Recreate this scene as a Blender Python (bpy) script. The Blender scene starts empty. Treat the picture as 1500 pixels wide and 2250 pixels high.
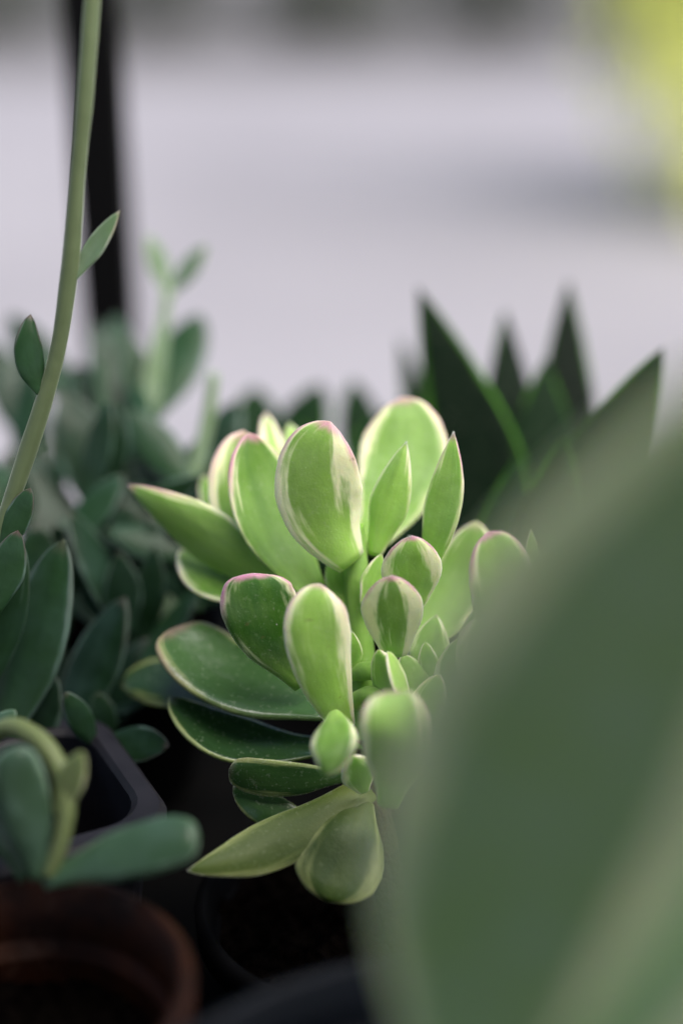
import bpy, math, random
from mathutils import Vector, noise, Matrix

random.seed(7)
R = math.radians
scene = bpy.context.scene
col = scene.collection

# ------------------------------------------------------------ camera
PITCH = 22.0
HC = 0.26
FPX = 3125.0                      # focal length in photo pixels (1500x2250)
FOCUS = 0.345
cam_d = bpy.data.cameras.new("camera")
cam = bpy.data.objects.new("camera", cam_d)
col.objects.link(cam)
cam.location = (0, 0, HC)
cam.rotation_euler = (R(90 - PITCH), 0, 0)
cam_d.sensor_fit = 'VERTICAL'
cam_d.sensor_height = 36.0
cam_d.lens = 50.0
cam_d.clip_start = 0.01
cam_d.clip_end = 500
cam_d.dof.use_dof = True
cam_d.dof.focus_distance = FOCUS
cam_d.dof.aperture_fstop = 2.3
cam_d.dof.aperture_blades = 0
scene.camera = cam

# ------------------------------------------------------------ sky and sun (soft bright overcast)
SUN_EL, SUN_AZ = 60.0, 125.0       # azimuth: degrees from +Y (view direction) towards +X
world = bpy.data.worlds.new("World")
scene.world = world
world.use_nodes = True
wn = world.node_tree.nodes
bg = wn["Background"]
sky = wn.new("ShaderNodeTexSky")
sky.sky_type = 'NISHITA'
sky.sun_disc = False
sky.sun_elevation = R(SUN_EL)
sky.sun_rotation = R(SUN_AZ)
sky.dust_density = 4.0
sky.air_density = 1.0
sky.ozone_density = 1.0
world.node_tree.links.new(sky.outputs[0], bg.inputs[0])
bg.inputs[1].default_value = 0.05
sun_d = bpy.data.lights.new("sun", 'SUN')
sun_d.energy = 1.5
sun_d.angle = R(60)
sun_d.color = (1.0, 0.96, 0.9)
sun = bpy.data.objects.new("sun", sun_d)
col.objects.link(sun)
sdir = Vector((math.sin(R(SUN_AZ)) * math.cos(R(SUN_EL)), math.cos(R(SUN_AZ)) * math.cos(R(SUN_EL)), math.sin(R(SUN_EL))))
sun.rotation_euler = sdir.to_track_quat('Z', 'Y').to_euler()
sun.location = sdir * 5

scene.view_settings.view_transform = 'Standard'
scene.view_settings.look = 'None'
scene.view_settings.gamma = 1.0
scene.view_settings.exposure = 2.0
scene.cycles.use_denoising = True
scene.cycles.max_bounces = 8
scene.cycles.transparent_max_bounces = 8
scene.cycles.sample_clamp_indirect = 6

# ------------------------------------------------------------ helpers: space
FW = Vector((0, math.cos(R(PITCH)), -math.sin(R(PITCH))))
UP = Vector((0, math.sin(R(PITCH)), math.cos(R(PITCH))))
RT = Vector((1, 0, 0))
CAM = Vector((0, 0, HC))


def P(p):
    px, py, d = p
    return CAM + d * (FW + (px - 750) / FPX * RT + (1125 - py) / FPX * UP)


def V(v):
    return (v[0] * RT + v[1] * UP - v[2] * FW).normalized()


# ------------------------------------------------------------ helpers: objects
def tag(o, label=None, cat=None, group=None, kind=None):
    for k, v in (("label", label), ("category", cat), ("group", group), ("kind", kind)):
        if v:
            o[k] = v
    return o


def empty(name, loc, label, cat, group=None):
    o = bpy.data.objects.new(name, None)
    o.empty_display_size = 0.01
    col.objects.link(o)
    o.location = loc
    return tag(o, label, cat, group)


def mesh_obj(name, verts, faces, mat, parent=None, smooth=True, uvs=None):
    me = bpy.data.meshes.new(name)
    if parent is not None:
        off = Vector(parent.matrix_parent_world) if False else PW(parent)
        verts = [Vector(v) - off for v in verts]
    me.from_pydata([tuple(v) for v in verts], [], faces)
    if uvs is not None:
        ul = me.uv_layers.new(name="UVMap")
        for lp in me.loops:
            ul.data[lp.index].uv = uvs[lp.vertex_index]
    if smooth:
        me.polygons.foreach_set("use_smooth", [True] * len(me.polygons))
    me.materials.append(mat)
    me.update()
    o = bpy.data.objects.new(name, me)
    col.objects.link(o)
    if parent is not None:
        o.parent = parent
    return o


def PW(o):
    w = Vector((0, 0, 0))
    while o is not None:
        w += o.location
        o = o.parent
    return w


def catmull(pts, t):
    n = len(pts)
    for i in range(n - 1):
        if t <= pts[i + 1][0] or i == n - 2:
            t0, a = pts[i]
            t1, b = pts[i + 1]
            u = (t - t0) / (t1 - t0)
            ma = (b - pts[i - 1][1]) / (t1 - pts[i - 1][0]) if i > 0 else (b - a) / (t1 - t0)
            mb = (pts[i + 2][1] - a) / (pts[i + 2][0] - t0) if i < n - 2 else (b - a) / (t1 - t0)
            h = t1 - t0
            u2, u3 = u * u, u * u * u
            return (2 * u3 - 3 * u2 + 1) * a + (u3 - 2 * u2 + u) * h * ma + (-2 * u3 + 3 * u2) * b + (u3 - u2) * h * mb
    return pts[-1][1]


PROF = {
    'obovate': [(0, .36), (.12, .57), (.3, .85), (.47, .99), (.6, 1.0), (.76, .88), (.88, .63), (.95, .36), (.98, .18), (1, 0)],
    'round': [(0, .26), (.12, .48), (.3, .82), (.48, .99), (.62, 1.0), (.77, .9), (.89, .66), (.96, .38), (1, 0)],
    'oval': [(0, .3), (.15, .55), (.35, .9), (.52, 1.0), (.7, .88), (.85, .6), (.94, .33), (1, 0)],
    'lance': [(0, .4), (.2, .7), (.42, 1.0), (.6, .92), (.78, .63), (.9, .33), (1, 0)],
    'taper': [(0, .75), (.2, 1.0), (.4, .96), (.6, .76), (.8, .44), (.92, .2), (1, 0)],
    'shield': [(0, .42), (.15, .62), (.35, .89), (.52, 1.0), (.66, .96), (.8, .77), (.9, .52), (.96, .28), (1, 0)],
    'broad': [(0, .26), (.13, .49), (.27, .8), (.42, .98), (.52, 1.0), (.65, .93), (.8, .64), (.9, .36), (1, 0)],
    'belly': [(0, .6), (.25, .82), (.5, 1.0), (.68, .88), (.84, .52), (.94, .24), (1, 0)],
    'blunt': [(0, .35), (.15, .5), (.35, .85), (.55, 1.0), (.75, 1.0), (.9, .82), (.97, .52), (1, 0)],
}


def qbez(a, b, c, t):
    return a * (1 - t) ** 2 + b * (2 * t * (1 - t)) + c * t * t


def leaf(parent, base, tip, width, normal, mat, prof='obovate', mid=None, bow=0.0, thick=.22, cup=.0, keel=.0,
         n2=None, seed=None, wob=.065, fuzz=0, NT=30, M=22, name='leaf', maxth=.0042, **props):
    """A fleshy closed leaf. base/tip/mid: (photo x, photo y, depth in m); width in photo px at mid depth."""
    if seed is None:
        seed = random.uniform(0, 100)
    A, T = P(base), P(tip)
    n0 = V(normal)
    n1 = V(n2) if n2 else n0
    L = (T - A).length
    if mid:
        Mi = P(mid)
        C = 2 * Mi - (A + T) / 2
    else:
        C = (A + T) / 2 + n0 * (bow * L * 2)
    dm = (base[2] + tip[2]) / 2
    W = width / FPX * dm / 2
    verts, uvs = [], []
    ts = []
    for i in range(NT):
        q = i / (NT - 1)
        ts.append(math.sin(q * math.pi / 2) ** 1.0 * .55 + q * .45)
    ts[-1] = .9985
    rings = []
    for t in ts:
        c = qbez(A, C, T, t)
        tg = ((C - A) * (1 - t) + (T - C) * t).normalized()
        n = n0.lerp(n1, t)
        n = (n - tg * n.dot(tg)).normalized()
        s = tg.cross(n)
        w = max(.012, catmull(PROF[prof], t)) * W
        nz = noise.noise(Vector((seed * 3.1, t * 2.2, 0)))
        w *= 1 + wob * nz
        h = min(thick * W, maxth) * (.35 + .65 * min(1, w / (W * .8))) * min(1, w / (W * .33) + .05)
        ring = []
        for k in range(M):
            th = 2 * math.pi * k / M
            x = math.cos(th)
            sn = math.sin(th)
            z = math.copysign(abs(sn) ** .8, sn) * h * (.75 if sn > 0 else 1.0)
            z += cup * w * (x * x - .35)
            z -= keel * w * max(0, .45 - abs(x)) * (1.3 if sn < 0 else .8)
            z += wob * W * .8 * noise.noise(Vector((x * 1.3 + seed, t * 3.0, seed * 1.7)))
            side = x * w * (1 + wob * .7 * noise.noise(Vector((math.copysign(4, x) + seed, t * 4, 3))) + wob * .3 * noise.noise(Vector((math.copysign(9, x) + seed, t * 15, 7))))
            v = c + s * side + n * z
            ring.append(len(verts))
            verts.append(v)
            uvs.append(((x + 1) / 2, t))
        rings.append(ring)
    faces = []
    for i in range(len(rings) - 1):
        for k in range(M):
            faces.append((rings[i][k], rings[i][(k + 1) % M], rings[i + 1][(k + 1) % M], rings[i + 1][k]))
    faces.append(tuple(reversed(rings[0])))
    faces.append(tuple(rings[-1]))
    o = mesh_obj(name, verts, faces, mat, parent, True, uvs)
    o["seed"] = float(seed)
    if mat.name == 'variegated_leaf':
        props['tone'] = .24 + .76 * props.get('tone', .5)
    for k in ("cream", "pink", "asym", "tone"):
        o[k] = float(props.get(k, {"cream": .3, "pink": .5, "asym": 0.0, "tone": 0.5}[k]))
    if fuzz:
        make_fuzz(o, verts, faces, fuzz, M)
    return o


def make_fuzz(o, verts, faces, n, M):
    """Short soft hairs standing on the leaf skin, denser along the margins."""
    rnd = random.Random(n + len(verts))
    hv, hf = [], []
    nq = len(faces) - 2
    cen = sum(verts, Vector()) / len(verts)
    for i in range(n):
        f = faces[rnd.randrange(nq)]
        if rnd.random() < .6:      # margins: ring index near 0 or M/2
            row = rnd.randrange(nq // M)
            k = rnd.choice((0, M - 1, 1, M // 2, M // 2 - 1, M // 2 + 1, M // 2 - 2)) % M
            f = faces[row * M + k]
        a, b, c, d = [verts[j] for j in f]
        u, v = rnd.random(), rnd.random()
        p = a.lerp(b, u).lerp(d.lerp(c, u), v)
        nn = (b - a).cross(d - a)
        if nn.length < 1e-12:
            continue
        nn.normalize()
        dirv = (nn + Vector((rnd.gauss(0, .3), rnd.gauss(0, .3), rnd.gauss(0, .3)))).normalized()
        ln = rnd.uniform(.0003, .00075)
        side = dirv.cross(Vector((rnd.gauss(0, 1), rnd.gauss(0, 1), rnd.gauss(0, 1)))).normalized() * .000034
        m = len(hv)
        hv += [p - side - nn * .00005, p + side - nn * .00005, p + dirv * ln]
        hf.append((m, m + 1, m + 2))
    f = mesh_obj("fuzz", hv, hf, MAT['fuzz'], o, False)
    tag(f, kind="stuff")


def tube(parent, pts, radii, mat, name='stem', M=14, NT=None, bump=.06, px=True, **props):
    """pts: photo points; radii in photo px at their depth (or metres if px=False)."""
    W = [P(p) for p in pts] if px else [Vector(p) for p in pts]
    rr = [r / FPX * p[2] for r, p in zip(radii, pts)] if px else list(radii)
    n = len(W)
    NT = NT or 8 * (n - 1) + 1
    ks = [i / (n - 1) for i in range(n)]
    verts, faces, uvs = [], [], []
    prev = None
    seed = random.uniform(0, 50)
    cs = []
    for i in range(NT):
        t = i / (NT - 1)
        cs.append((Vector([catmull([(k, w[j]) for k, w in zip(ks, W)], t) for j in range(3)]), catmull(list(zip(ks, rr)), t)))
    side = Vector((1, 0, 0))
    for i, (c, r) in enumerate(cs):
        tg = (cs[min(i + 1, NT - 1)][0] - cs[max(i - 1, 0)][0]).normalized()
        side = (side - tg * side.dot(tg)).normalized()
        up = tg.cross(side)
        for k in range(M):
            a = 2 * math.pi * k / M
            q = r * (1 + bump * noise.noise(Vector((math.cos(a), math.sin(a), i * .35 + seed))))
            verts.append(c + (side * math.cos(a) + up * math.sin(a)) * q)
            uvs.append((.5 + .3 * math.cos(a), i / NT))
    for i in range(NT - 1):
        for k in range(M):
            faces.append((i * M + k, i * M + (k + 1) % M, (i + 1) * M + (k + 1) % M, (i + 1) * M + k))
    faces.append(tuple(range(M - 1, -1, -1)))
    faces.append(tuple((NT - 1) * M + k for k in range(M)))
    o = mesh_obj(name, verts, faces, mat, parent, True, uvs)
    o["seed"] = seed
    for k, dv in (("cream", 0.0), ("pink", 0.0), ("asym", 0.0), ("tone", .6)):
        o[k] = float(props.get(k, dv))
    return o


def lathe(name, prof, mat, parent, N=72, wob=0.0):
    verts, faces = [], []
    K = len(prof)
    base = PW(parent)
    for i in range(N):
        a = 2 * math.pi * i / N
        for j, (r, z) in enumerate(prof):
            q = 1 + wob * noise.noise(Vector((math.cos(a) * 1.5, math.sin(a) * 1.5, z * 40)))
            verts.append(base + Vector((r * q * math.cos(a), r * q * math.sin(a), z)))
    for i in range(N):
        for j in range(K - 1):
            faces.append((i * K + j, ((i + 1) % N) * K + j, ((i + 1) % N) * K + j + 1, i * K + j + 1))
    return mesh_obj(name, verts, faces, mat, parent)


def soil_disc(parent, r, z, mat, square=None, amp=.003):
    """A lumpy sheet of potting soil. square: (ux, uy) half-axis vectors for a square pot."""
    base = PW(parent)
    verts, faces = [], []
    N, K = 64, 22
    for j in range(K + 1):
        for i in range(N):
            a = 2 * math.pi * i / N
            q = j / K
            x, y = math.cos(a) * q * r, math.sin(a) * q * r
            if square:
                m = max(abs(math.cos(a)), abs(math.sin(a)))
                x, y = x / m, y / m
                x, y = square.x * x - square.y * y, square.y * x + square.x * y
            p = Vector((x, y, 0)) + base
            h = noise.fractal(p * 260, 0.6, 2.1, 4) * amp
            verts.append(Vector((p.x, p.y, base.z + z + h)))
    for j in range(K):
        for i in range(N):
            faces.append((j * N + i, j * N + (i + 1) % N, (j + 1) * N + (i + 1) % N, (j + 1) * N + i))
    return mesh_obj("soil", verts, faces, mat, parent)


# ------------------------------------------------------------ materials
MAT = {}


def new_mat(name):
    m = bpy.data.materials.new(name)
    m.use_nodes = True
    nt = m.node_tree
    return m, nt, nt.nodes["Principled BSDF"]


def N_(nt, kind, **kw):
    n = nt.nodes.new(kind)
    for k, v in kw.items():
        if k.startswith('i_'):
            n.inputs[int(k[2:])].default_value = v
        else:
            setattr(n, k, v)
    return n


def math_(nt, op, a, b=None, c=None, clamp=False):
    n = nt.nodes.new("ShaderNodeMath")
    n.operation = op
    n.use_clamp = clamp
    for i, x in enumerate((a, b, c)):
        if x is None:
            continue
        if isinstance(x, (int, float)):
            n.inputs[i].default_value = x
        else:
            nt.links.new(x, n.inputs[i])
    return n.outputs[0]


def smooth_(nt, x, lo, hi):
    n = nt.nodes.new("ShaderNodeMapRange")
    n.interpolation_type = 'SMOOTHSTEP'
    for i, v in ((0, x), (1, lo), (2, hi)):
        if isinstance(v, (int, float)):
            n.inputs[i].default_value = v
        else:
            nt.links.new(v, n.inputs[i])
    return n.outputs[0]


def mix_(nt, f, a, b):
    n = nt.nodes.new("ShaderNodeMix")
    n.data_type = 'RGBA'
    for i, v in ((0, f), (6, a), (7, b)):
        if isinstance(v, (int, float)):
            n.inputs[i].default_value = v
        elif isinstance(v, tuple):
            n.inputs[i].default_value = (*v, 1) if len(v) == 3 else v
        else:
            nt.links.new(v, n.inputs[i])
    return n.outputs[2]


def oattr(nt, name):
    n = nt.nodes.new("ShaderNodeAttribute")
    n.attribute_type = 'OBJECT'
    n.attribute_name = name
    return n.outputs["Fac"]


def leaf_mat(name, dark, light, cream, pink, rough=.45, sss=.2, sheen=.15, bump=.25, speck=0.0, bloom=None, bloom_amt=0.0,
             spec=.45, edge_soft=.12, pale_base=.4, streak=.95, margin=.3, sscale=.004, bump_scale=1500, scar=0.0):
    m, nt, b = new_mat(name)
    L = nt.links.new
    uv = N_(nt, "ShaderNodeUVMap")
    sep = N_(nt, "ShaderNodeSeparateXYZ")
    L(uv.outputs[0], sep.inputs[0])
    u, v = sep.outputs[0], sep.outputs[1]
    seed, cr, pk, asym, tone = (oattr(nt, k) for k in ("seed", "cream", "pink", "asym", "tone"))
    sx = math_(nt, 'MULTIPLY_ADD', u, 2.0, -1.0)
    s0 = math_(nt, 'ABSOLUTE', sx)
    s = math_(nt, 'ADD', s0, math_(nt, 'MULTIPLY', sx, asym))
    # streaks that run along the leaf
    comb = N_(nt, "ShaderNodeCombineXYZ")
    L(math_(nt, 'MULTIPLY_ADD', u, 3.4, seed), comb.inputs[0])
    L(math_(nt, 'MULTIPLY', v, 1.3), comb.inputs[1])
    L(seed, comb.inputs[2])
    n1 = N_(nt, "ShaderNodeTexNoise")
    n1.inputs["Scale"].default_value = 1.6
    n1.inputs["Detail"].default_value = 3
    n1.inputs["Roughness"].default_value = .55
    L(comb.outputs[0], n1.inputs["Vector"])
    comb2 = N_(nt, "ShaderNodeCombineXYZ")
    L(math_(nt, 'MULTIPLY_ADD', u, 15.0, seed), comb2.inputs[0])
    L(math_(nt, 'MULTIPLY', v, 3.0), comb2.inputs[1])
    L(seed, comb2.inputs[2])
    n2 = N_(nt, "ShaderNodeTexNoise")
    n2.inputs["Scale"].default_value = 1.0
    n2.inputs["Detail"].default_value = 2
    L(comb2.outputs[0], n2.inputs["Vector"])
    nz = math_(nt, 'SUBTRACT', n1.outputs[0], .5)
    nz2 = math_(nt, 'SUBTRACT', n2.outputs[0], .5)
    # cream margin
    sv = math_(nt, 'ADD', s, math_(nt, 'MULTIPLY', nz, streak))
    sv = math_(nt, 'ADD', sv, math_(nt, 'MULTIPLY', nz2, .45))
    sv = math_(nt, 'ADD', sv, math_(nt, 'MULTIPLY', math_(nt, 'SUBTRACT', v, .6), .25))
    thr = math_(nt, 'SUBTRACT', 1.0, cr)
    cmask = smooth_(nt, sv, math_(nt, 'SUBTRACT', thr, edge_soft), math_(nt, 'ADD', thr, edge_soft))
    # green
    gt = math_(nt, 'ADD', tone, math_(nt, 'MULTIPLY', nz, .45))
    gt = math_(nt, 'ADD', gt, math_(nt, 'MULTIPLY', nz2, .08))
    gt = math_(nt, 'ADD', gt, math_(nt, 'MULTIPLY', smooth_(nt, v, .35, 0.0), pale_base), clamp=True)
    g = mix_(nt, gt, dark, light)
    colr = mix_(nt, cmask, g, cream)
    # thin pale line right at the margin and pink flush near the tip
    em = smooth_(nt, s0, .9, 1.0)
    colr = mix_(nt, math_(nt, 'MULTIPLY', em, margin), colr, cream)
    pe = math_(nt, 'MULTIPLY', smooth_(nt, math_(nt, 'ADD', s0, math_(nt, 'MULTIPLY', nz, .25)), .8, .97), smooth_(nt, v, .55, .88))
    pt = smooth_(nt, math_(nt, 'ADD', v, math_(nt, 'MULTIPLY', nz, .08)), .91, .985)
    pm = math_(nt, 'MULTIPLY', math_(nt, 'MAXIMUM', pe, pt), pk, clamp=True)
    colr = mix_(nt, pm, colr, pink)
    tc = N_(nt, "ShaderNodeTexCoord")
    if speck:
        ns = N_(nt, "ShaderNodeTexNoise")
        ns.inputs["Scale"].default_value = 900
        ns.inputs["Detail"].default_value = 1
        L(tc.outputs["Object"], ns.inputs["Vector"])
        colr = mix_(nt, math_(nt, 'MULTIPLY', smooth_(nt, ns.outputs[0], .62, .72), speck), colr, (.5, .55, .4))
    if bloom:
        nb = N_(nt, "ShaderNodeTexNoise")
        nb.inputs["Scale"].default_value = 120
        nb.inputs["Detail"].default_value = 4
        L(tc.outputs["Object"], nb.inputs["Vector"])
        colr = mix_(nt, math_(nt, 'MULTIPLY', smooth_(nt, nb.outputs[0], .3, .75), bloom_amt), colr, bloom)
    if scar:
        nsc = N_(nt, "ShaderNodeTexNoise")
        nsc.inputs["Scale"].default_value = 330
        nsc.inputs["Detail"].default_value = 3
        L(tc.outputs["Object"], nsc.inputs["Vector"])
        colr = mix_(nt, math_(nt, 'MULTIPLY', smooth_(nt, nsc.outputs[0], .70, .76), scar), colr, (.16, .12, .05))
    L(colr, b.inputs["Base Color"])
    b.inputs["Roughness"].default_value = rough
    b.inputs["Specular IOR Level"].default_value = spec
    b.inputs["Subsurface Weight"].default_value = sss
    b.inputs["Subsurface Radius"].default_value = (.7, 1.0, .35)
    b.inputs["Subsurface Scale"].default_value = sscale
    b.inputs["Sheen Weight"].default_value = sheen
    b.inputs["Sheen Roughness"].default_value = .4
    b.inputs["Sheen Tint"].default_value = (.9, 1, .85, 1)
    nb2 = N_(nt, "ShaderNodeTexNoise")
    nb2.inputs["Scale"].default_value = bump_scale
    nb2.inputs["Detail"].default_value = 2
    L(tc.outputs["Object"], nb2.inputs["Vector"])
    nb3 = N_(nt, "ShaderNodeTexNoise")
    nb3.inputs["Scale"].default_value = 170
    nb3.inputs["Detail"].default_value = 2
    L(tc.outputs["Object"], nb3.inputs["Vector"])
    bp0 = N_(nt, "ShaderNodeBump")
    bp0.inputs["Strength"].default_value = .35
    bp0.inputs["Distance"].default_value = .0008
    L(nb3.outputs[0], bp0.inputs["Height"])
    hsum = math_(nt, 'ADD', nb2.outputs[0], math_(nt, 'MULTIPLY', n2.outputs[0], .35))
    bp = N_(nt, "ShaderNodeBump")
    bp.inputs["Strength"].default_value = bump
    bp.inputs["Distance"].default_value = .00025
    L(hsum, bp.inputs["Height"])
    L(bp0.outputs[0], bp.inputs["Normal"])
    L(bp.outputs[0], b.inputs["Normal"])
    return m


def plain(name, c1, c2, rough=.8, scale=80, spec=.3, bump=.3, bd=.001, detail=5, metal=0.0):
    m, nt, b = new_mat(name)
    L = nt.links.new
    tc = N_(nt, "ShaderNodeTexCoord")
    n = N_(nt, "ShaderNodeTexNoise")
    n.inputs["Scale"].default_value = scale
    n.inputs["Detail"].default_value = detail
    L(tc.outputs["Object"], n.inputs["Vector"])
    L(mix_(nt, smooth_(nt, n.outputs[0], .3, .7), c1, c2), b.inputs["Base Color"])
    b.inputs["Roughness"].default_value = rough
    b.inputs["Specular IOR Level"].default_value = spec
    b.inputs["Metallic"].default_value = metal
    bp = N_(nt, "ShaderNodeBump")
    bp.inputs["Strength"].default_value = bump
    bp.inputs["Distance"].default_value = bd
    L(n.outputs[0], bp.inputs["Height"])
    L(bp.outputs[0], b.inputs["Normal"])
    return m


PINK = (.5, .2, .33)
MAT['var'] = leaf_mat('variegated_leaf', (.03, .12, .006), (.39, .64, .125), (.92, .92, .6), PINK, rough=.5, sss=.6, sheen=.03, spec=.28, edge_soft=.2, margin=.12, speck=.1, streak=1.2, bloom=(.62, .74, .5), bloom_amt=.09, scar=.5)
MAT['var_shaded'] = leaf_mat('shaded_green_leaf', (.012, .04, .009), (.055, .135, .035), (.24, .29, .1), (.3, .16, .17), rough=.27, sss=.15, sheen=.02, spec=.6,
                           speck=.12, margin=.3, scar=.4)  # darker copy of the leaf colour, standing in for shade low down
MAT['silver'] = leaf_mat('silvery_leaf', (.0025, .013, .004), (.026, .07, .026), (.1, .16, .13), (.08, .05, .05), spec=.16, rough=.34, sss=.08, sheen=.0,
                         bloom=(.05, .1, .08), bloom_amt=.25, bump=.15, margin=.3)  # pale margin tone also paints in the bright leaf-edge highlights
MAT['shoot'] = leaf_mat('pale_shoot', (.07, .13, .05), (.2, .28, .15), (.35, .4, .32), (.3, .25, .2), rough=.5, sss=.25, sheen=.2,
                        bloom=(.28, .36, .32), bloom_amt=.25, bump=.1)
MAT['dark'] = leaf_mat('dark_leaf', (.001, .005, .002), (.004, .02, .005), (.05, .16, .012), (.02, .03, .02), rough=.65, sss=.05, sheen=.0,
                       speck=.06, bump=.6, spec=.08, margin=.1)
MAT['front'] = leaf_mat('front_leaf', (.21, .35, .115), (.37, .52, .24), (.9, .95, .52), (.3, .3, .2), rough=.5, sss=.3, sheen=.1,
                        bloom=(.34, .47, .34), bloom_amt=.4, edge_soft=.07, streak=.22)
MAT['blue'] = leaf_mat('bluish_leaf', (.011, .04, .014), (.05, .108, .048), (.2, .3, .2), (.2, .2, .2), rough=.38, sss=.12, sheen=.15,
                       bloom=(.12, .2, .16), bloom_amt=.3, margin=.0)
MAT['stalk'] = leaf_mat('olive_stalk', (.075, .1, .04), (.13, .18, .085), (.4, .45, .3), (.2, .15, .1), rough=.5, sss=.15, sheen=.35, bump=.2, margin=0)
MAT['yellow_stem'] = leaf_mat('yellow_stem', (.11, .145, .045), (.22, .26, .1), (.5, .5, .3), (.3, .25, .2), rough=.5, sss=.25, sheen=.1, bump=.1, margin=0)
MAT['olive'] = leaf_mat('shaded_olive_leaf', (.02, .055, .008), (.115, .15, .028), (.34, .38, .15), (.3, .2, .2), rough=.5, sss=.3, sheen=.03, spec=.28, edge_soft=.25, margin=.1, speck=.07)  # olive tone, darkened further to carry shade on the lowest leaves
MAT['soil'] = plain('potting_soil', (.001, .0008, .0007), (.004, .003, .0025), .95, 300, .0, .8, .002)
MAT['black_plastic'] = plain('black_plastic', (.001, .001, .0012), (.002, .002, .0025), .7, 60, .05, .05, .0003)
MAT['slate_plastic'] = plain('slate_plastic', (.002, .0032, .006), (.004, .006, .0105), .5, 60, .2, .05, .0003)
MAT['grey_plastic'] = plain('grey_plastic', (.009, .0085, .012), (.017, .016, .021), .5, 90, .3, .1, .0004)
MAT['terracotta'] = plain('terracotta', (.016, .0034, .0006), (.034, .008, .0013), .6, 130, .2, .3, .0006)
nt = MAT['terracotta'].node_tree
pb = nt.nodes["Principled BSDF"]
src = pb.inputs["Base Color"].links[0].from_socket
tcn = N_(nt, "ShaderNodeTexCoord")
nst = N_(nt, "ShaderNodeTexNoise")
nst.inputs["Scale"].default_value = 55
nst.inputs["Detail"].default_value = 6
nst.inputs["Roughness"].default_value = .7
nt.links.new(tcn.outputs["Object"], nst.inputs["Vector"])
nt.links.new(mix_(nt, math_(nt, 'MULTIPLY', smooth_(nt, nst.outputs[0], .56, .72), .6), src, (.1, .06, .045)), pb.inputs["Base Color"])  # pale lime-stain patches, painted in for the rim's white highlight
MAT['shelf'] = plain('dark_shelf', (.002, .002, .002), (.004, .0037, .0034), .8, 40, .05, .2, .0005)
MAT['post'] = plain('black_metal', (.001, .001, .0012), (.002, .002, .0022), .6, 50, .1, .1, .0003)
MAT['pebble'] = plain('pale_pebble', (.35, .3, .25), (.5, .43, .38), .8, 200, .3, .2, .0005)
MAT['pavement'] = plain('pale_pavement', (.21, .203, .224), (.245, .237, .26), .85, .9, .3, .2, .004, 7)
MAT['road'] = plain('road', (.113, .11, .115), (.145, .14, .147), .9, 1.1, .3, .2, .004, 7)
MAT['bush'] = plain('bush_leaf', (.06, .068, .055), (.1, .11, .085), .6, 3, .3, .0)
MAT['lime'] = plain('lime_leaf', (.9, .93, .22), (.96, .97, .4), .5, 4, .3, .0)
nt = MAT['lime'].node_tree
tb = N_(nt, "ShaderNodeBsdfTranslucent")
tb.inputs[0].default_value = (.88, .9, .3, 1)
mx = N_(nt, "ShaderNodeMixShader")
mx.inputs[0].default_value = .45
nt.links.new(nt.nodes["Principled BSDF"].outputs[0], mx.inputs[1])
nt.links.new(tb.outputs[0], mx.inputs[2])
nt.links.new(mx.outputs[0], nt.nodes["Material Output"].inputs[0])
MAT['bark'] = plain('bark', (.03, .022, .014), (.07, .05, .03), .9, 400, .2, .4, .01)
m, nt, b = new_mat('fuzz')
b.inputs["Base Color"].default_value = (.85, .88, .8, 1)
b.inputs["Roughness"].default_value = .6
MAT['fuzz'] = m


# ------------------------------------------------------------ setting: ground, road, shelf
GZ = -0.90
SHADE_BOARD_Z = 0.42


def sheet(name, x0, x1, y0, y1, z, mat, n=2):
    o = mesh_obj(name, [(x0, y0, z), (x1, y0, z), (x1, y1, z), (x0, y1, z)], [(0, 1, 2, 3)], mat, smooth=False)
    tag(o, kind="structure")
    return o


sheet('pavement', -150, 150, -20, 300, GZ, MAT['pavement'])
sheet('road', -150, 150, 13.2, 40, GZ + .004, MAT['road'])


def box(name, x0, x1, y0, y1, z0, z1, mat, parent=None, bev=.002, off=Vector((0, 0, 0))):
    import bmesh
    bm = bmesh.new()
    bmesh.ops.create_cube(bm, size=1)
    for v in bm.verts:
        v.co = Vector(((v.co.x + .5) * (x1 - x0) + x0, (v.co.y + .5) * (y1 - y0) + y0, (v.co.z + .5) * (z1 - z0) + z0)) - off
    bmesh.ops.bevel(bm, geom=bm.edges[:], offset=bev, segments=2, affect='EDGES', profile=.6)
    me = bpy.data.meshes.new(name)
    bm.to_mesh(me)
    bm.free()
    me.materials.append(mat)
    o = bpy.data.objects.new(name, me)
    col.objects.link(o)
    o.parent = parent
    return o


rack = empty('plant_rack', (0, .3, GZ), 'black metal plant rack whose slim upright post rises behind the silvery plants', 'rack')
box('shelf_or_shade_board', -.55, .55, -.45, .56, -.018, 0, MAT['shelf'], rack, off=PW(rack))
box('shelf_or_shade_board', -.55, .55, -.45, .165, SHADE_BOARD_Z, SHADE_BOARD_Z + .018, MAT['shelf'], rack, off=PW(rack))  # added unseen upper board, placed to shade the pots and near leaf
post_x = (222 - 750) / FPX * .56
box('post', post_x - .0105, post_x + .0105, .563, .578, GZ, 1.1, MAT['post'], rack, .0015, PW(rack))
for px_ in (-.5, .5):
    box('post', px_ - .0075, px_ + .0075, -.468, -.453, GZ, 1.1, MAT['post'], rack, .0015, PW(rack))
box('post', .45, .465, .563, .578, GZ, 1.1, MAT['post'], rack, .0015, PW(rack))
box('post', post_x - .0105 - .4, post_x + .0105 - .4, .563, .578, GZ, 1.1, MAT['post'], rack, .0015, PW(rack))


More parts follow.
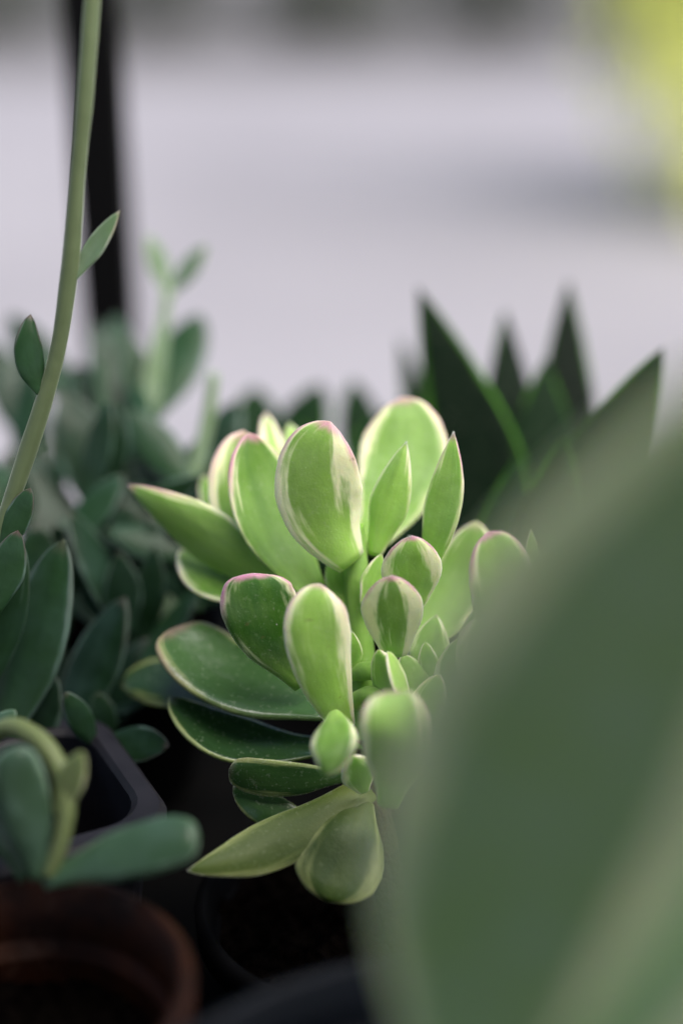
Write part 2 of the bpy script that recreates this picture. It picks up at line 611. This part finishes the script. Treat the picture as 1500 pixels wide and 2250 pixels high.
# ------------------------------------------------------------ far shrubs
def shrub(name, loc, rx, rz, nleaf, size, mat, label, group, seed, zc=None, hole=0.25, column=False):
    rnd = random.Random(seed)
    root = empty(name, loc, label, 'shrub', group)
    base = Vector(loc)
    zc = zc if zc is not None else rz
    verts, faces = [], []
    for i in range(nleaf):
        while True:
            q = Vector((rnd.uniform(-1, 1), rnd.uniform(-1, 1), rnd.uniform(-1, 1)))
            if .3 < q.length < 1:
                break
        if column:      # an upright clipped shape, thinner towards the ground
            a = rnd.uniform(0, 6.283)
            q = Vector((math.cos(a), math.sin(a), 0)) * math.sqrt(rnd.random())
            q.z = rnd.uniform(-.85, 1)
            if rnd.random() > .2 + .8 * (q.z + .85) / 1.85:
                continue
        q = q * (1 + .3 * noise.noise(q * 2 + Vector((seed, 0, 0))))
        if noise.noise(q * 2.6 + Vector((0, seed, 0))) < -hole:
            continue
        p = base + Vector((q.x * rx, q.y * rx, zc + q.z * rz))
        a = Vector((rnd.gauss(0, 1), rnd.gauss(0, 1), rnd.gauss(0, 1))).normalized()
        bb = a.cross(Vector((rnd.gauss(0, 1), rnd.gauss(0, 1), rnd.gauss(0, 1)))).normalized()
        sz = size * rnd.uniform(.6, 1.3)
        k = len(verts)
        verts += [p - a * sz, p + bb * sz * .45 + a * sz * .1, p + a * sz, p - bb * sz * .45 + a * sz * .1]
        faces += [(k, k + 1, k + 2), (k, k + 2, k + 3)]
    c = mesh_obj('crown', verts, faces, mat, root, False)
    for j in range(4):
        a = rnd.uniform(0, 6.28)
        tube(root, [base + Vector((.02 * math.cos(a), .02 * math.sin(a), 0)), base + Vector((rx * .2 * math.cos(a), rx * .2 * math.sin(a), zc * .6)),
                    base + Vector((rx * .5 * math.cos(a), rx * .5 * math.sin(a), zc * 1.2))], [.02, .015, .006], MAT['bark'], px=False, M=8)
    return root


for i, (x, y, rx, rz) in enumerate([(-4.1, 17.3, 1.1, .7), (-2.2, 17.7, 1.05, .75), (-.2, 17.1, 1.05, .65), (1.7, 17.6, 1.05, .75), (3.6, 17.2, 1.1, .7)]):
    shrub('far_shrub', (x, y, GZ), rx, rz, 2600, .07, MAT['bush'],
          'dark green shrub in the blurred far row, %s from the left' % ['first', 'second', 'third', 'fourth', 'last'][i],
          'shrubs beyond the road', 11 + i)
shrub('lime_shrub', (1.93, 6.6, GZ), .7, 1.4, 7000, .085, MAT['lime'],
      'bright yellow-green shrub, a soft glow at the upper right edge', None, 41, zc=1.2, column=True)

# ------------------------------------------------------------ pots
def round_pot(name, x, y, r, h, soil_z, mat, label, lip=.008, th=.003, taper=.72, cat='pot'):
    o = empty(name, (x, y, 0), label, cat)
    rb = r * taper
    rl = r - .003
    lathe('body', [(.001, .001), (rb - .002, .001), (rb, .003), (rl - (rl - rb) * lip / h - .0005, h - lip - .001), (r, h - lip), (r + .0004, h - .0015), (r - .0015, h),
                   (r - th, h - .0007), (r - th - .0012, h - lip), (rb - th + (rl - rb) * .3, h * .3)], mat, o)
    soil_disc(o, r - th - .001, soil_z, MAT['soil'])
    return o


round_pot('black_pot', .0045, .296, .041, .036, .026, MAT['black_plastic'], 'small black plastic pot holding the pink-tipped variegated succulent')
round_pot('slate_pot', .022, .152, .07, .08, .066, MAT['slate_plastic'], 'slate-black plastic pot rim in the foreground below the big blurred leaf', lip=.012)
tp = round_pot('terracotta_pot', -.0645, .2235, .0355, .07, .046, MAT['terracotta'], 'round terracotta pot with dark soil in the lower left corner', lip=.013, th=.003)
round_pot('black_pot', -.085, .405, .05, .06, .05, MAT['black_plastic'], 'black pot under the silvery green plant at the left')
round_pot('black_pot', .075, .415, .05, .07, .06, MAT['black_plastic'], 'black pot under the dark pointed succulent')
round_pot('black_pot', -.003, .485, .04, .07, .06, MAT['black_plastic'], 'black pot of the dark plant hidden behind the variegated succulent')
rnd = random.Random(5)
for (x, y) in ((-.077, .212), (-.066, .206), (-.083, .202), (-.072, .198), (-.058, .211)):
    vs, fs = [], []
    c = Vector((x, y, .047))
    s = rnd.uniform(.0025, .0045)
    for i in range(7):
        for j in range(10):
            a, e = 2 * math.pi * j / 10, math.pi * i / 6
            q = Vector((math.cos(a) * math.sin(e), math.sin(a) * math.sin(e), math.cos(e) * .65))
            vs.append(c + q * s * (1 + .35 * noise.noise(q * 1.5 + c * 300)))
    for i in range(6):
        for j in range(10):
            fs.append((i * 10 + j, i * 10 + (j + 1) % 10, (i + 1) * 10 + (j + 1) % 10, (i + 1) * 10 + j))
    mesh_obj('pebble', vs, fs, MAT['pebble'], tp)

# square grey pot: rim corner towards the back, right rim runs towards the camera
sa = Vector((-.0655, .334)); sb = Vector((-.0365, .279))
ex = (sb - sa).normalized()
ey = Vector((ex.y, -ex.x))                     # towards the left
if ey.x > 0:
    ey = -ey
S = .059
cen = sa + ex * S / 2 + ey * S / 2
sq = empty('square_pot', (cen.x, cen.y, 0), 'square grey plastic pot with a raised rim corner at the lower left', 'pot')


def square_ring(half, z, rad=.011, n=7):
    pts = []
    for (sx, sy, a0) in ((1, 1, 0), (-1, 1, 90), (-1, -1, 180), (1, -1, 270)):
        for k in range(n):
            a = R(a0 + 90 * k / (n - 1))
            x, y = sx * (half - rad) + rad * math.cos(a), sy * (half - rad) + rad * math.sin(a)
            pts.append(Vector((cen.x + ex.x * x + ey.x * y, cen.y + ex.y * x + ey.y * y, z)))
    return pts


h = S / 2
rings = [square_ring(h * .7, .001), square_ring(h - .004, .056), square_ring(h, .0565), square_ring(h + .0003, .067), square_ring(h - .001, .0685), square_ring(h - .005, .0685),
         square_ring(h - .0062, .067), square_ring(h - .0066, .055), square_ring(h * .75, .02)]
vs = [p for r_ in rings for p in r_]
n = len(rings[0])
fs = [(i * n + k, i * n + (k + 1) % n, (i + 1) * n + (k + 1) % n, (i + 1) * n + k) for i in range(len(rings) - 1) for k in range(n)]
fs.append(tuple(range(n - 1, -1, -1)))
mesh_obj('body', vs, fs, MAT['grey_plastic'], sq, False)
soil_disc(sq, h - .0066 - .004, .036, MAT['soil'], square=ex)

# ------------------------------------------------------------ the variegated succulent
base = Vector((.0045, .296, .026))
main = empty('variegated_succulent', base, 'fuzzy variegated succulent with cream and pink edged leaves, sharp in the middle', 'succulent')
tube(main, [(803, 1640, .356), (800, 1560, .356), (793, 1430, .357), (783, 1260, .358), (780, 1150, .358)],
     [34, 32, 29, 27, 20], MAT['var'], tone=.5, cream=.12)
tube(main, [(885, 2085, .356), (858, 1950, .357), (825, 1800, .357), (808, 1690, .356), (803, 1620, .356)],
     [34, 37, 40, 36, 35], MAT['bark'], name='woody_stem', bump=.2)
G, D = MAT['var'], MAT['var_shaded']


def ml(*a, **k):
    return leaf(main, *a, **k)


# upper rosette, back to front
ml((800, 1210, .366), (880, 872, .381), 188, (.0, .25, 1), G, 'round', mid=(880, 1030, .376), cream=.12, pink=.7, tone=.22, cup=.08)
ml((640, 1220, .372), (583, 905, .392), 80, (.4, .1, 1), G, 'oval', cream=.4, pink=.6, tone=.5)
ml((700, 1200, .372), (635, 928, .39), 75, (.2, .1, 1), G, 'oval', cream=.2, pink=.1, tone=.55)
ml((560, 1250, .375), (445, 1045, .392), 95, (.2, .1, 1), G, 'oval', cream=.1, pink=.3, tone=.1)
ml((650, 1290, .366), (535, 945, .372), 165, (.55, .2, .9), G, 'round', cream=.3, pink=.7, tone=.45, cup=.18, mid=(540, 1130, .372))
ml((690, 1300, .360), (548, 950, .360), 176, (.55, .25, .9), G, 'obovate', cream=.07, pink=.9, tone=.1, cup=.22, mid=(588, 1130, .362))
ml((620, 1285, .362), (280, 1064, .372), 150, (-.1, -.55, .75), G, 'lance', cream=.08, pink=.8, tone=.45, cup=-.15, mid=(455, 1180, .366))
ml((640, 1300, .366), (398, 1205, .378), 120, (-.2, .9, .5), G, 'oval', cream=.14, pink=.2, tone=.05, cup=.15, mid=(490, 1285, .370))
ml((820, 1220, .358), (893, 970, .352), 88, (-.35, .1, 1), G, 'lance', cream=.12, pink=.0, tone=.7, cup=-.2, keel=-.3, fuzz=1500)
ml((935, 1260, .358), (996, 947, .350), 88, (-.45, .1, .9), G, 'lance', cream=.14, pink=.9, tone=.62, cup=.15, mid=(975, 1110, .352), fuzz=1500)
ml((910, 1420, .366), (1045, 1145, .374), 150, (-.35, .35, .9), G, 'obovate', cream=.16, pink=.4, tone=.38, mid=(1005, 1300, .372), cup=.1)
ml((772, 1235, .354), (726, 926, .342), 198, (-.08, .3, 1), G, 'obovate', mid=(700, 1082, .347), cream=.38, pink=.85, tone=.5, asym=.22, cup=-.1, keel=-.12, fuzz=4000, seed=12.4)
# small middle leaves
ml((860, 1390, .354), (912, 1285, .350), 55, (.5, .2, .8), G, 'oval', cream=.2, pink=.1, tone=.7)
ml((905, 1335, .350), (903, 1177, .340), 132, (.02, .3, 1), G, 'shield', thick=.15, cream=.34, pink=1.0, tone=.75, fuzz=2500, seed=33.0, cup=-.05)
ml((868, 1440, .346), (857, 1264, .333), 136, (-.05, .3, 1), G, 'shield', thick=.15, cream=.55, pink=1.0, tone=.45, fuzz=3000, seed=5.0, cup=-.08)
# middle whorl
ml((668, 1500, .352), (556, 1259, .342), 164, (-.1, .3, 1), G, 'blunt', cream=.09, pink=1.0, tone=-.25, asym=.14, fuzz=3000, cup=-.05, mid=(586, 1372, .344), seed=71)
ml((757, 1600, .346), (702, 1282, .332), 146, (.1, .3, 1), G, 'obovate', cream=.34, pink=.7, tone=.62, fuzz=3500, cup=-.05, asym=.08, mid=(702, 1420, .334))
# lower left big leaves
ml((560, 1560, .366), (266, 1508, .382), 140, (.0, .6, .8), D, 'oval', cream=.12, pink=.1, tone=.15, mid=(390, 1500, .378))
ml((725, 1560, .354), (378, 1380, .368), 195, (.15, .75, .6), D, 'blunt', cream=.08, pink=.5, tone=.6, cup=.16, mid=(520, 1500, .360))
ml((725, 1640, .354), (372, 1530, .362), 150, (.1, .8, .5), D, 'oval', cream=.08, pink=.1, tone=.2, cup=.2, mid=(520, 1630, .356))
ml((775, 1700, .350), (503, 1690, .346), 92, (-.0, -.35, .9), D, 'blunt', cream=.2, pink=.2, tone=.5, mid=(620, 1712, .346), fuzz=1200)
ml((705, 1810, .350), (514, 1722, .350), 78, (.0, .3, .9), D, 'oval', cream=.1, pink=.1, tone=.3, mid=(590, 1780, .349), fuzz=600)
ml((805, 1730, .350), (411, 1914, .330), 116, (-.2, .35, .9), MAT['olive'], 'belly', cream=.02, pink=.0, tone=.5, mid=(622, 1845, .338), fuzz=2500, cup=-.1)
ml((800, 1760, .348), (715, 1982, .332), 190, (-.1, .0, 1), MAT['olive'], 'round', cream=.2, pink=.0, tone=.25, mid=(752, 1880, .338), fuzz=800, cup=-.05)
ml((735, 1570, .338), (712, 1706, .318), 100, (-.1, .6, .8), G, 'oval', cream=.22, pink=.0, tone=.12, thick=.5, mid=(735, 1630, .322))
# right hand lower leaves
ml((870, 1590, .346), (832, 1426, .338), 84, (-.5, .1, .8), G, 'oval', cream=.18, pink=.1, tone=.5, cup=-.2)
ml((900, 1560, .340), (850, 1430, .336), 60, (.7, .3, .6), G, 'oval', cream=.2, pink=.1, tone=.8)
ml((950, 1620, .350), (884, 1436, .350), 90, (.2, .2, 1), G, 'oval', cream=.1, pink=.1, tone=.45)
ml((950, 1530, .352), (934, 1410, .350), 48, (.0, .2, 1), G, 'oval', cream=.15, pink=.1, tone=.6)
ml((985, 1600, .346), (1005, 1402, .344), 88, (.0, .2, 1), G, 'oval', cream=.15, pink=.2, tone=.55)
ml((1060, 1560, .340), (1070, 1348, .334), 130, (-.1, .2, 1), G, 'round', cream=.3, pink=.5, tone=.5)
ml((1095, 1480, .342), (1070, 1167, .332), 150, (.1, .2, 1), G, 'round', cream=.1, pink=.9, tone=.42, mid=(1105, 1310, .334), fuzz=1200)
ml((1170, 1330, .338), (1164, 1160, .334), 44, (.1, .2, 1), G, 'lance', cream=.1, pink=.4, tone=.5)
ml((850, 1770, .335), (856, 1518, .316), 142, (.0, .3, 1), G, 'blunt', cream=.25, pink=.7, tone=.75, mid=(866, 1640, .314))
ml((800, 1740, .345), (775, 1660, .332), 80, (.0, .3, 1), G, 'oval', cream=.4, pink=.0, tone=.7)
# leaf scars and little buds on the stem
ml((800, 1330, .352), (838, 1215, .352), 52, (.2, .2, 1), G, 'lance', cream=.1, pink=.2, tone=.5)
ml((770, 1480, .352), (772, 1385, .350), 50, (.0, .2, 1), G, 'lance', cream=.1, pink=.2, tone=.35)
ml((930, 1500, .354), (960, 1350, .358), 90, (-.2, .2, 1), G, 'lance', cream=.1, pink=.4, tone=.35)
ml((900, 1640, .340), (965, 1480, .338), 80, (-.1, .2, 1), G, 'oval', cream=.15, pink=.4, tone=.5)
ml((1020, 1520, .346), (1048, 1330, .346), 70, (-.2, .2, 1), G, 'lance', cream=.1, pink=.5, tone=.4)
tube(main, [(780, 1478, .354), (812, 1474, .348), (838, 1480, .345)], [20, 21, 16], G, name='leaf_stalk', tone=.55)
tube(main, [(785, 1540, .352), (815, 1528, .345), (850, 1535, .342)], [22, 22, 16], G, name='leaf_stalk', tone=.6)
ml((772, 1330, .358), (722, 1225, .362), 66, (-.2, .3, 1), G, 'lance', cream=.05, pink=0, tone=.45)
ml((765, 1420, .356), (700, 1300, .366), 90, (-.2, .3, 1), G, 'lance', cream=.05, pink=0, tone=.1)

# ------------------------------------------------------------ the silvery plant at the left
sil = empty('silvery_succulent', (-.085, .405, .05), 'silvery green leafy succulent with pale upright shoots at the left', 'succulent')
SV, SH = MAT['silver'], MAT['shoot']


def sl(*a, mat=SV, **k):
    k.setdefault('pink', .4)
    k.setdefault('cream', .05)
    return leaf(sil, *a, mat, **k)


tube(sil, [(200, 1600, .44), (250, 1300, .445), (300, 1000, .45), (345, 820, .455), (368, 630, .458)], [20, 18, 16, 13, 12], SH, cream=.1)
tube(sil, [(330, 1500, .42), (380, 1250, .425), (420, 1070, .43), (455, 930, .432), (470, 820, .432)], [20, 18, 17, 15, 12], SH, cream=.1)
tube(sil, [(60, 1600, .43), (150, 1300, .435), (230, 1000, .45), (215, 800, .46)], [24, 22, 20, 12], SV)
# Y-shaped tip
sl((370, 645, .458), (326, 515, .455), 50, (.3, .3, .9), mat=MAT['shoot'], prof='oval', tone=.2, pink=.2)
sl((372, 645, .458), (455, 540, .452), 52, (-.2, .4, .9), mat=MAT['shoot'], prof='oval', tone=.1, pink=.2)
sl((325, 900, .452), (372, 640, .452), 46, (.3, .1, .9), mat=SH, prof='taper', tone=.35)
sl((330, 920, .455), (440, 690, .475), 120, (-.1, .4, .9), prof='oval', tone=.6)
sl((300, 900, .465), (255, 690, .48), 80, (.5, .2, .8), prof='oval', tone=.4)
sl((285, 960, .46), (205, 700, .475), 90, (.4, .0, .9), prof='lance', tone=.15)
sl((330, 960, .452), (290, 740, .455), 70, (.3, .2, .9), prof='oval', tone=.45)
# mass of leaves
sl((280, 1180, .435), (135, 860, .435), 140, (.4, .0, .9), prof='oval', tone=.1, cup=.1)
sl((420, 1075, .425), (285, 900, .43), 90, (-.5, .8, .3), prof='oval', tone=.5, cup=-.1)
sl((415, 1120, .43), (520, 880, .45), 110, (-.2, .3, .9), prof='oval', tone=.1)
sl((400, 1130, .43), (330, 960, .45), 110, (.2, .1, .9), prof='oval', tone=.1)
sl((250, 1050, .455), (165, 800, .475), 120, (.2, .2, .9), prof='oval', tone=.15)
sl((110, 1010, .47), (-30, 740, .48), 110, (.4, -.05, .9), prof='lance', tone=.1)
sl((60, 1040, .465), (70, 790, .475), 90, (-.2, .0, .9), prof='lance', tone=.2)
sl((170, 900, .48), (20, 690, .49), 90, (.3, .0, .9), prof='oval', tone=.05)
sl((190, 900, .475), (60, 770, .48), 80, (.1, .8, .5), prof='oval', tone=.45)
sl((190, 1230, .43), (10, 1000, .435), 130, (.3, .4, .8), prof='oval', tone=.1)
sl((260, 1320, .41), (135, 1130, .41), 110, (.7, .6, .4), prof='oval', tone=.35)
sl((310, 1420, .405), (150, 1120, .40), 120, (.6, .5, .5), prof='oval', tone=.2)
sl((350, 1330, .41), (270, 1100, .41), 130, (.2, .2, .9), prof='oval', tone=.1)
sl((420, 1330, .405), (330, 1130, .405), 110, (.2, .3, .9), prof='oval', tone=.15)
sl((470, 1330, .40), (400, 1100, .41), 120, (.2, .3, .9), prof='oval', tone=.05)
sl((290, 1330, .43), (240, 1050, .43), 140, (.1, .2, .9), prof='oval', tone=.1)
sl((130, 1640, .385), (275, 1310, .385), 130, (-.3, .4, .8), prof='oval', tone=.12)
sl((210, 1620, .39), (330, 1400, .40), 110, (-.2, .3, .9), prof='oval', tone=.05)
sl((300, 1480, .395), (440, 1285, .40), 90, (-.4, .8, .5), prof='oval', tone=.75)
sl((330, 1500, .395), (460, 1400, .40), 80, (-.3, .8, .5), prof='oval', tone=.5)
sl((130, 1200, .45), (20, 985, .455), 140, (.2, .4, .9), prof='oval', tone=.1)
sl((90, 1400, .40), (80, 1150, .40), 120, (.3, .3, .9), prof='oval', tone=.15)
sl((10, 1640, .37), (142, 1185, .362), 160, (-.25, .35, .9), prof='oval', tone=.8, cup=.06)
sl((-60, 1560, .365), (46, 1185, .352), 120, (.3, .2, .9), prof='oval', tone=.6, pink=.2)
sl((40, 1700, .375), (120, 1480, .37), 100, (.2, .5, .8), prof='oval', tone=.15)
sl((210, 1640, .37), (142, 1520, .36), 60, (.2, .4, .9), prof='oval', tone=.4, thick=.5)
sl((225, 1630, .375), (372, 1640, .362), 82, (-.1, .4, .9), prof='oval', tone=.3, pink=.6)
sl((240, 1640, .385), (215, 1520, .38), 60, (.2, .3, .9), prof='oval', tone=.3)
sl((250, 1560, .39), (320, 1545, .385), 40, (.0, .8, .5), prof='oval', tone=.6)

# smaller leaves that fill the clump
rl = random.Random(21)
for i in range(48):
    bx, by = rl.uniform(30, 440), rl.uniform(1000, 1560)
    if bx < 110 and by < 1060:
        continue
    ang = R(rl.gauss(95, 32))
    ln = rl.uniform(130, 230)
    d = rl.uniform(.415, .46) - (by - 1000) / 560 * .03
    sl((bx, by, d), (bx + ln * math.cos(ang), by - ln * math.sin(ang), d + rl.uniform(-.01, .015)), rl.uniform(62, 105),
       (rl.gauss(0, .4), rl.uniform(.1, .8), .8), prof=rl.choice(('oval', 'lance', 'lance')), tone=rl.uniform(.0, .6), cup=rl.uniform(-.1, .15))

# ------------------------------------------------------------ tall stalk at the far left
stk = empty('tall_stalk_plant', P((-120, 1560, .36)), 'tall thin arching olive stalk with small leaves crossing the left side', 'succulent')
tube(stk, [(-120, 1560, .358), (-40, 1300, .352), (15, 1130, .348), (72, 960, .345), (125, 780, .341), (155, 580, .336), (172, 380, .331), (190, 180, .326), (212, -120, .320)],
     [20, 21, 18, 20.5, 17.5, 20, 17, 19, 18.5], MAT['stalk'], tone=.4)
tk = dict(pink=.9, cream=.04)
leaf(stk, (160, 612, .337), (264, 462, .333), 58, (-.3, .35, .8), MAT['shoot'], 'lance', tone=.15, **tk)
leaf(stk, (100, 872, .343), (68, 690, .340), 62, (.3, .1, .9), SV, 'oval', tone=.6, cup=-.1, mid=(66, 790, .340), **tk)
leaf(stk, (5, 1215, .348), (68, 1072, .345), 60, (.2, .3, .9), SV, 'oval', tone=.8, **tk)
leaf(stk, (-10, 1345, .350), (40, 1165, .346), 80, (.2, .3, .9), SV, 'oval', tone=.85, **tk)

# ------------------------------------------------------------ dark pointed succulent behind, right
dk = empty('dark_pointed_succulent', (.075, .415, .06), 'dark green succulent with tall pointed triangular leaves behind on the right', 'succulent')


def dl(*a, **k):
    k.setdefault('pink', 0)
    k.setdefault('cream', .03)
    k.setdefault('wob', .03)
    return leaf(dk, *a, MAT['dark'], 'taper', **k)


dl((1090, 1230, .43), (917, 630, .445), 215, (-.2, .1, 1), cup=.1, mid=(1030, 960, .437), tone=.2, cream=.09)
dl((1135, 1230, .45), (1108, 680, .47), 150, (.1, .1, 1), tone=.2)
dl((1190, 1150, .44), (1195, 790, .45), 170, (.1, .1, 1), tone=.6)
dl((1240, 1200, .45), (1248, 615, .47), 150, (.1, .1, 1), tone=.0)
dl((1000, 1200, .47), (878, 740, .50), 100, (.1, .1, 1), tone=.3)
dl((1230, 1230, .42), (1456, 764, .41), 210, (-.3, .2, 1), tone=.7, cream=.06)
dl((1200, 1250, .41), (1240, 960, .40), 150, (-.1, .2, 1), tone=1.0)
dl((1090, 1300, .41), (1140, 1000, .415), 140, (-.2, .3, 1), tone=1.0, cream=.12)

# ------------------------------------------------------------ dark plant hidden behind
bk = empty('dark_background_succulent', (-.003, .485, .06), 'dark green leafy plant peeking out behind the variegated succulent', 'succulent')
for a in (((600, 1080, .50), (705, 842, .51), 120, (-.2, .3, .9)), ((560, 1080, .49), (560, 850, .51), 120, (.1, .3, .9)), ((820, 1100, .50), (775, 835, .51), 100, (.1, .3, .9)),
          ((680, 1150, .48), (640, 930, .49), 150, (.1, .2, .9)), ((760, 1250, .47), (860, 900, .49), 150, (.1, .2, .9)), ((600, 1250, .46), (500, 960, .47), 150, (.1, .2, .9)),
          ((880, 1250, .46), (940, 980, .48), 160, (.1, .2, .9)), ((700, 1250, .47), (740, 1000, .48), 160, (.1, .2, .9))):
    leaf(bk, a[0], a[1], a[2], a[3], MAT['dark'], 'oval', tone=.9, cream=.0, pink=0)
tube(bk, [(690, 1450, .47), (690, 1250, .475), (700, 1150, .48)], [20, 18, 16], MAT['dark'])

# ------------------------------------------------------------ trailing plant in the square pot
tr = empty('trailing_succulent', (cen.x, cen.y, .036), 'plump bluish green leaves on a bent yellow-green stem over the terracotta rim', 'succulent')
tube(tr, [(-60, 1760, .335), (-40, 1650, .325), (20, 1598, .317), (85, 1625, .311), (132, 1690, .307), (148, 1760, .304), (135, 1850, .303), (108, 1925, .303)],
     [18, 19, 21, 22, 21, 20, 18, 15], MAT['yellow_stem'], tone=.4)
leaf(tr, (125, 1790, .304), (182, 1650, .302), 70, (-.2, .3, .9), MAT['yellow_stem'], 'oval', tone=.3, cream=0, pink=0)
leaf(tr, (100, 1935, .304), (438, 1838, .298), 118, (-.1, .55, .8), MAT['blue'], 'blunt', tone=.7, cream=0, pink=0, thick=.45, maxth=.008, mid=(285, 1872, .300))
leaf(tr, (90, 1930, .304), (30, 1640, .300), 112, (.25, .2, .9), MAT['blue'], 'blunt', tone=.4, cream=0, pink=0, thick=.5, maxth=.008)
leaf(tr, (60, 1930, .306), (-50, 1660, .304), 110, (.3, .2, .9), MAT['blue'], 'blunt', tone=.2, cream=0, pink=0, thick=.5, maxth=.008)
leaf(tr, (-40, 1640, .33), (36, 1560, .33), 60, (0, .6, .7), MAT['blue'], 'oval', tone=.7, cream=0, pink=0)

# ------------------------------------------------------------ big blurred plant in front
fr = empty('foreground_succulent', (.022, .152, .066), 'large blurred green leaf with pale margins in the right foreground', 'succulent')
tube(fr, [(.024, .150, .06), (.022, .152, .085), (.020, .156, .105), (.022, .157, .118)], [.006, .0055, .005, .004], MAT['front'], px=False, tone=.7)
leaf(fr, (1010, 2500, .202), (1840, 660, .158), 750, (-.1, -.2, 1), MAT['front'], 'broad', mid=(1240, 1665, .182), tone=.25, cream=.34, pink=0, wob=.03,
     maxth=.005, cup=.05, seed=3.0, asym=.06)
leaf(fr, (1040, 2460, .207), (1800, 1760, .195), 470, (-.3, .45, .8), MAT['front'], 'oval', tone=1.3, cream=.4, pink=0, wob=.03, maxth=.005, seed=8.0)
leaf(fr, (1100, 2480, .21), (1620, 2250, .205), 260, (-.35, .75, .6), MAT['front'], 'oval', tone=.7, cream=.14, pink=0, wob=.03, maxth=.005, seed=9.0)
leaf(fr, (980, 2450, .202), (760, 2700, .19), 300, (-.35, .75, .6), MAT['front'], 'oval', tone=.9, cream=.2, pink=0, wob=.03, maxth=.005, seed=6.0)
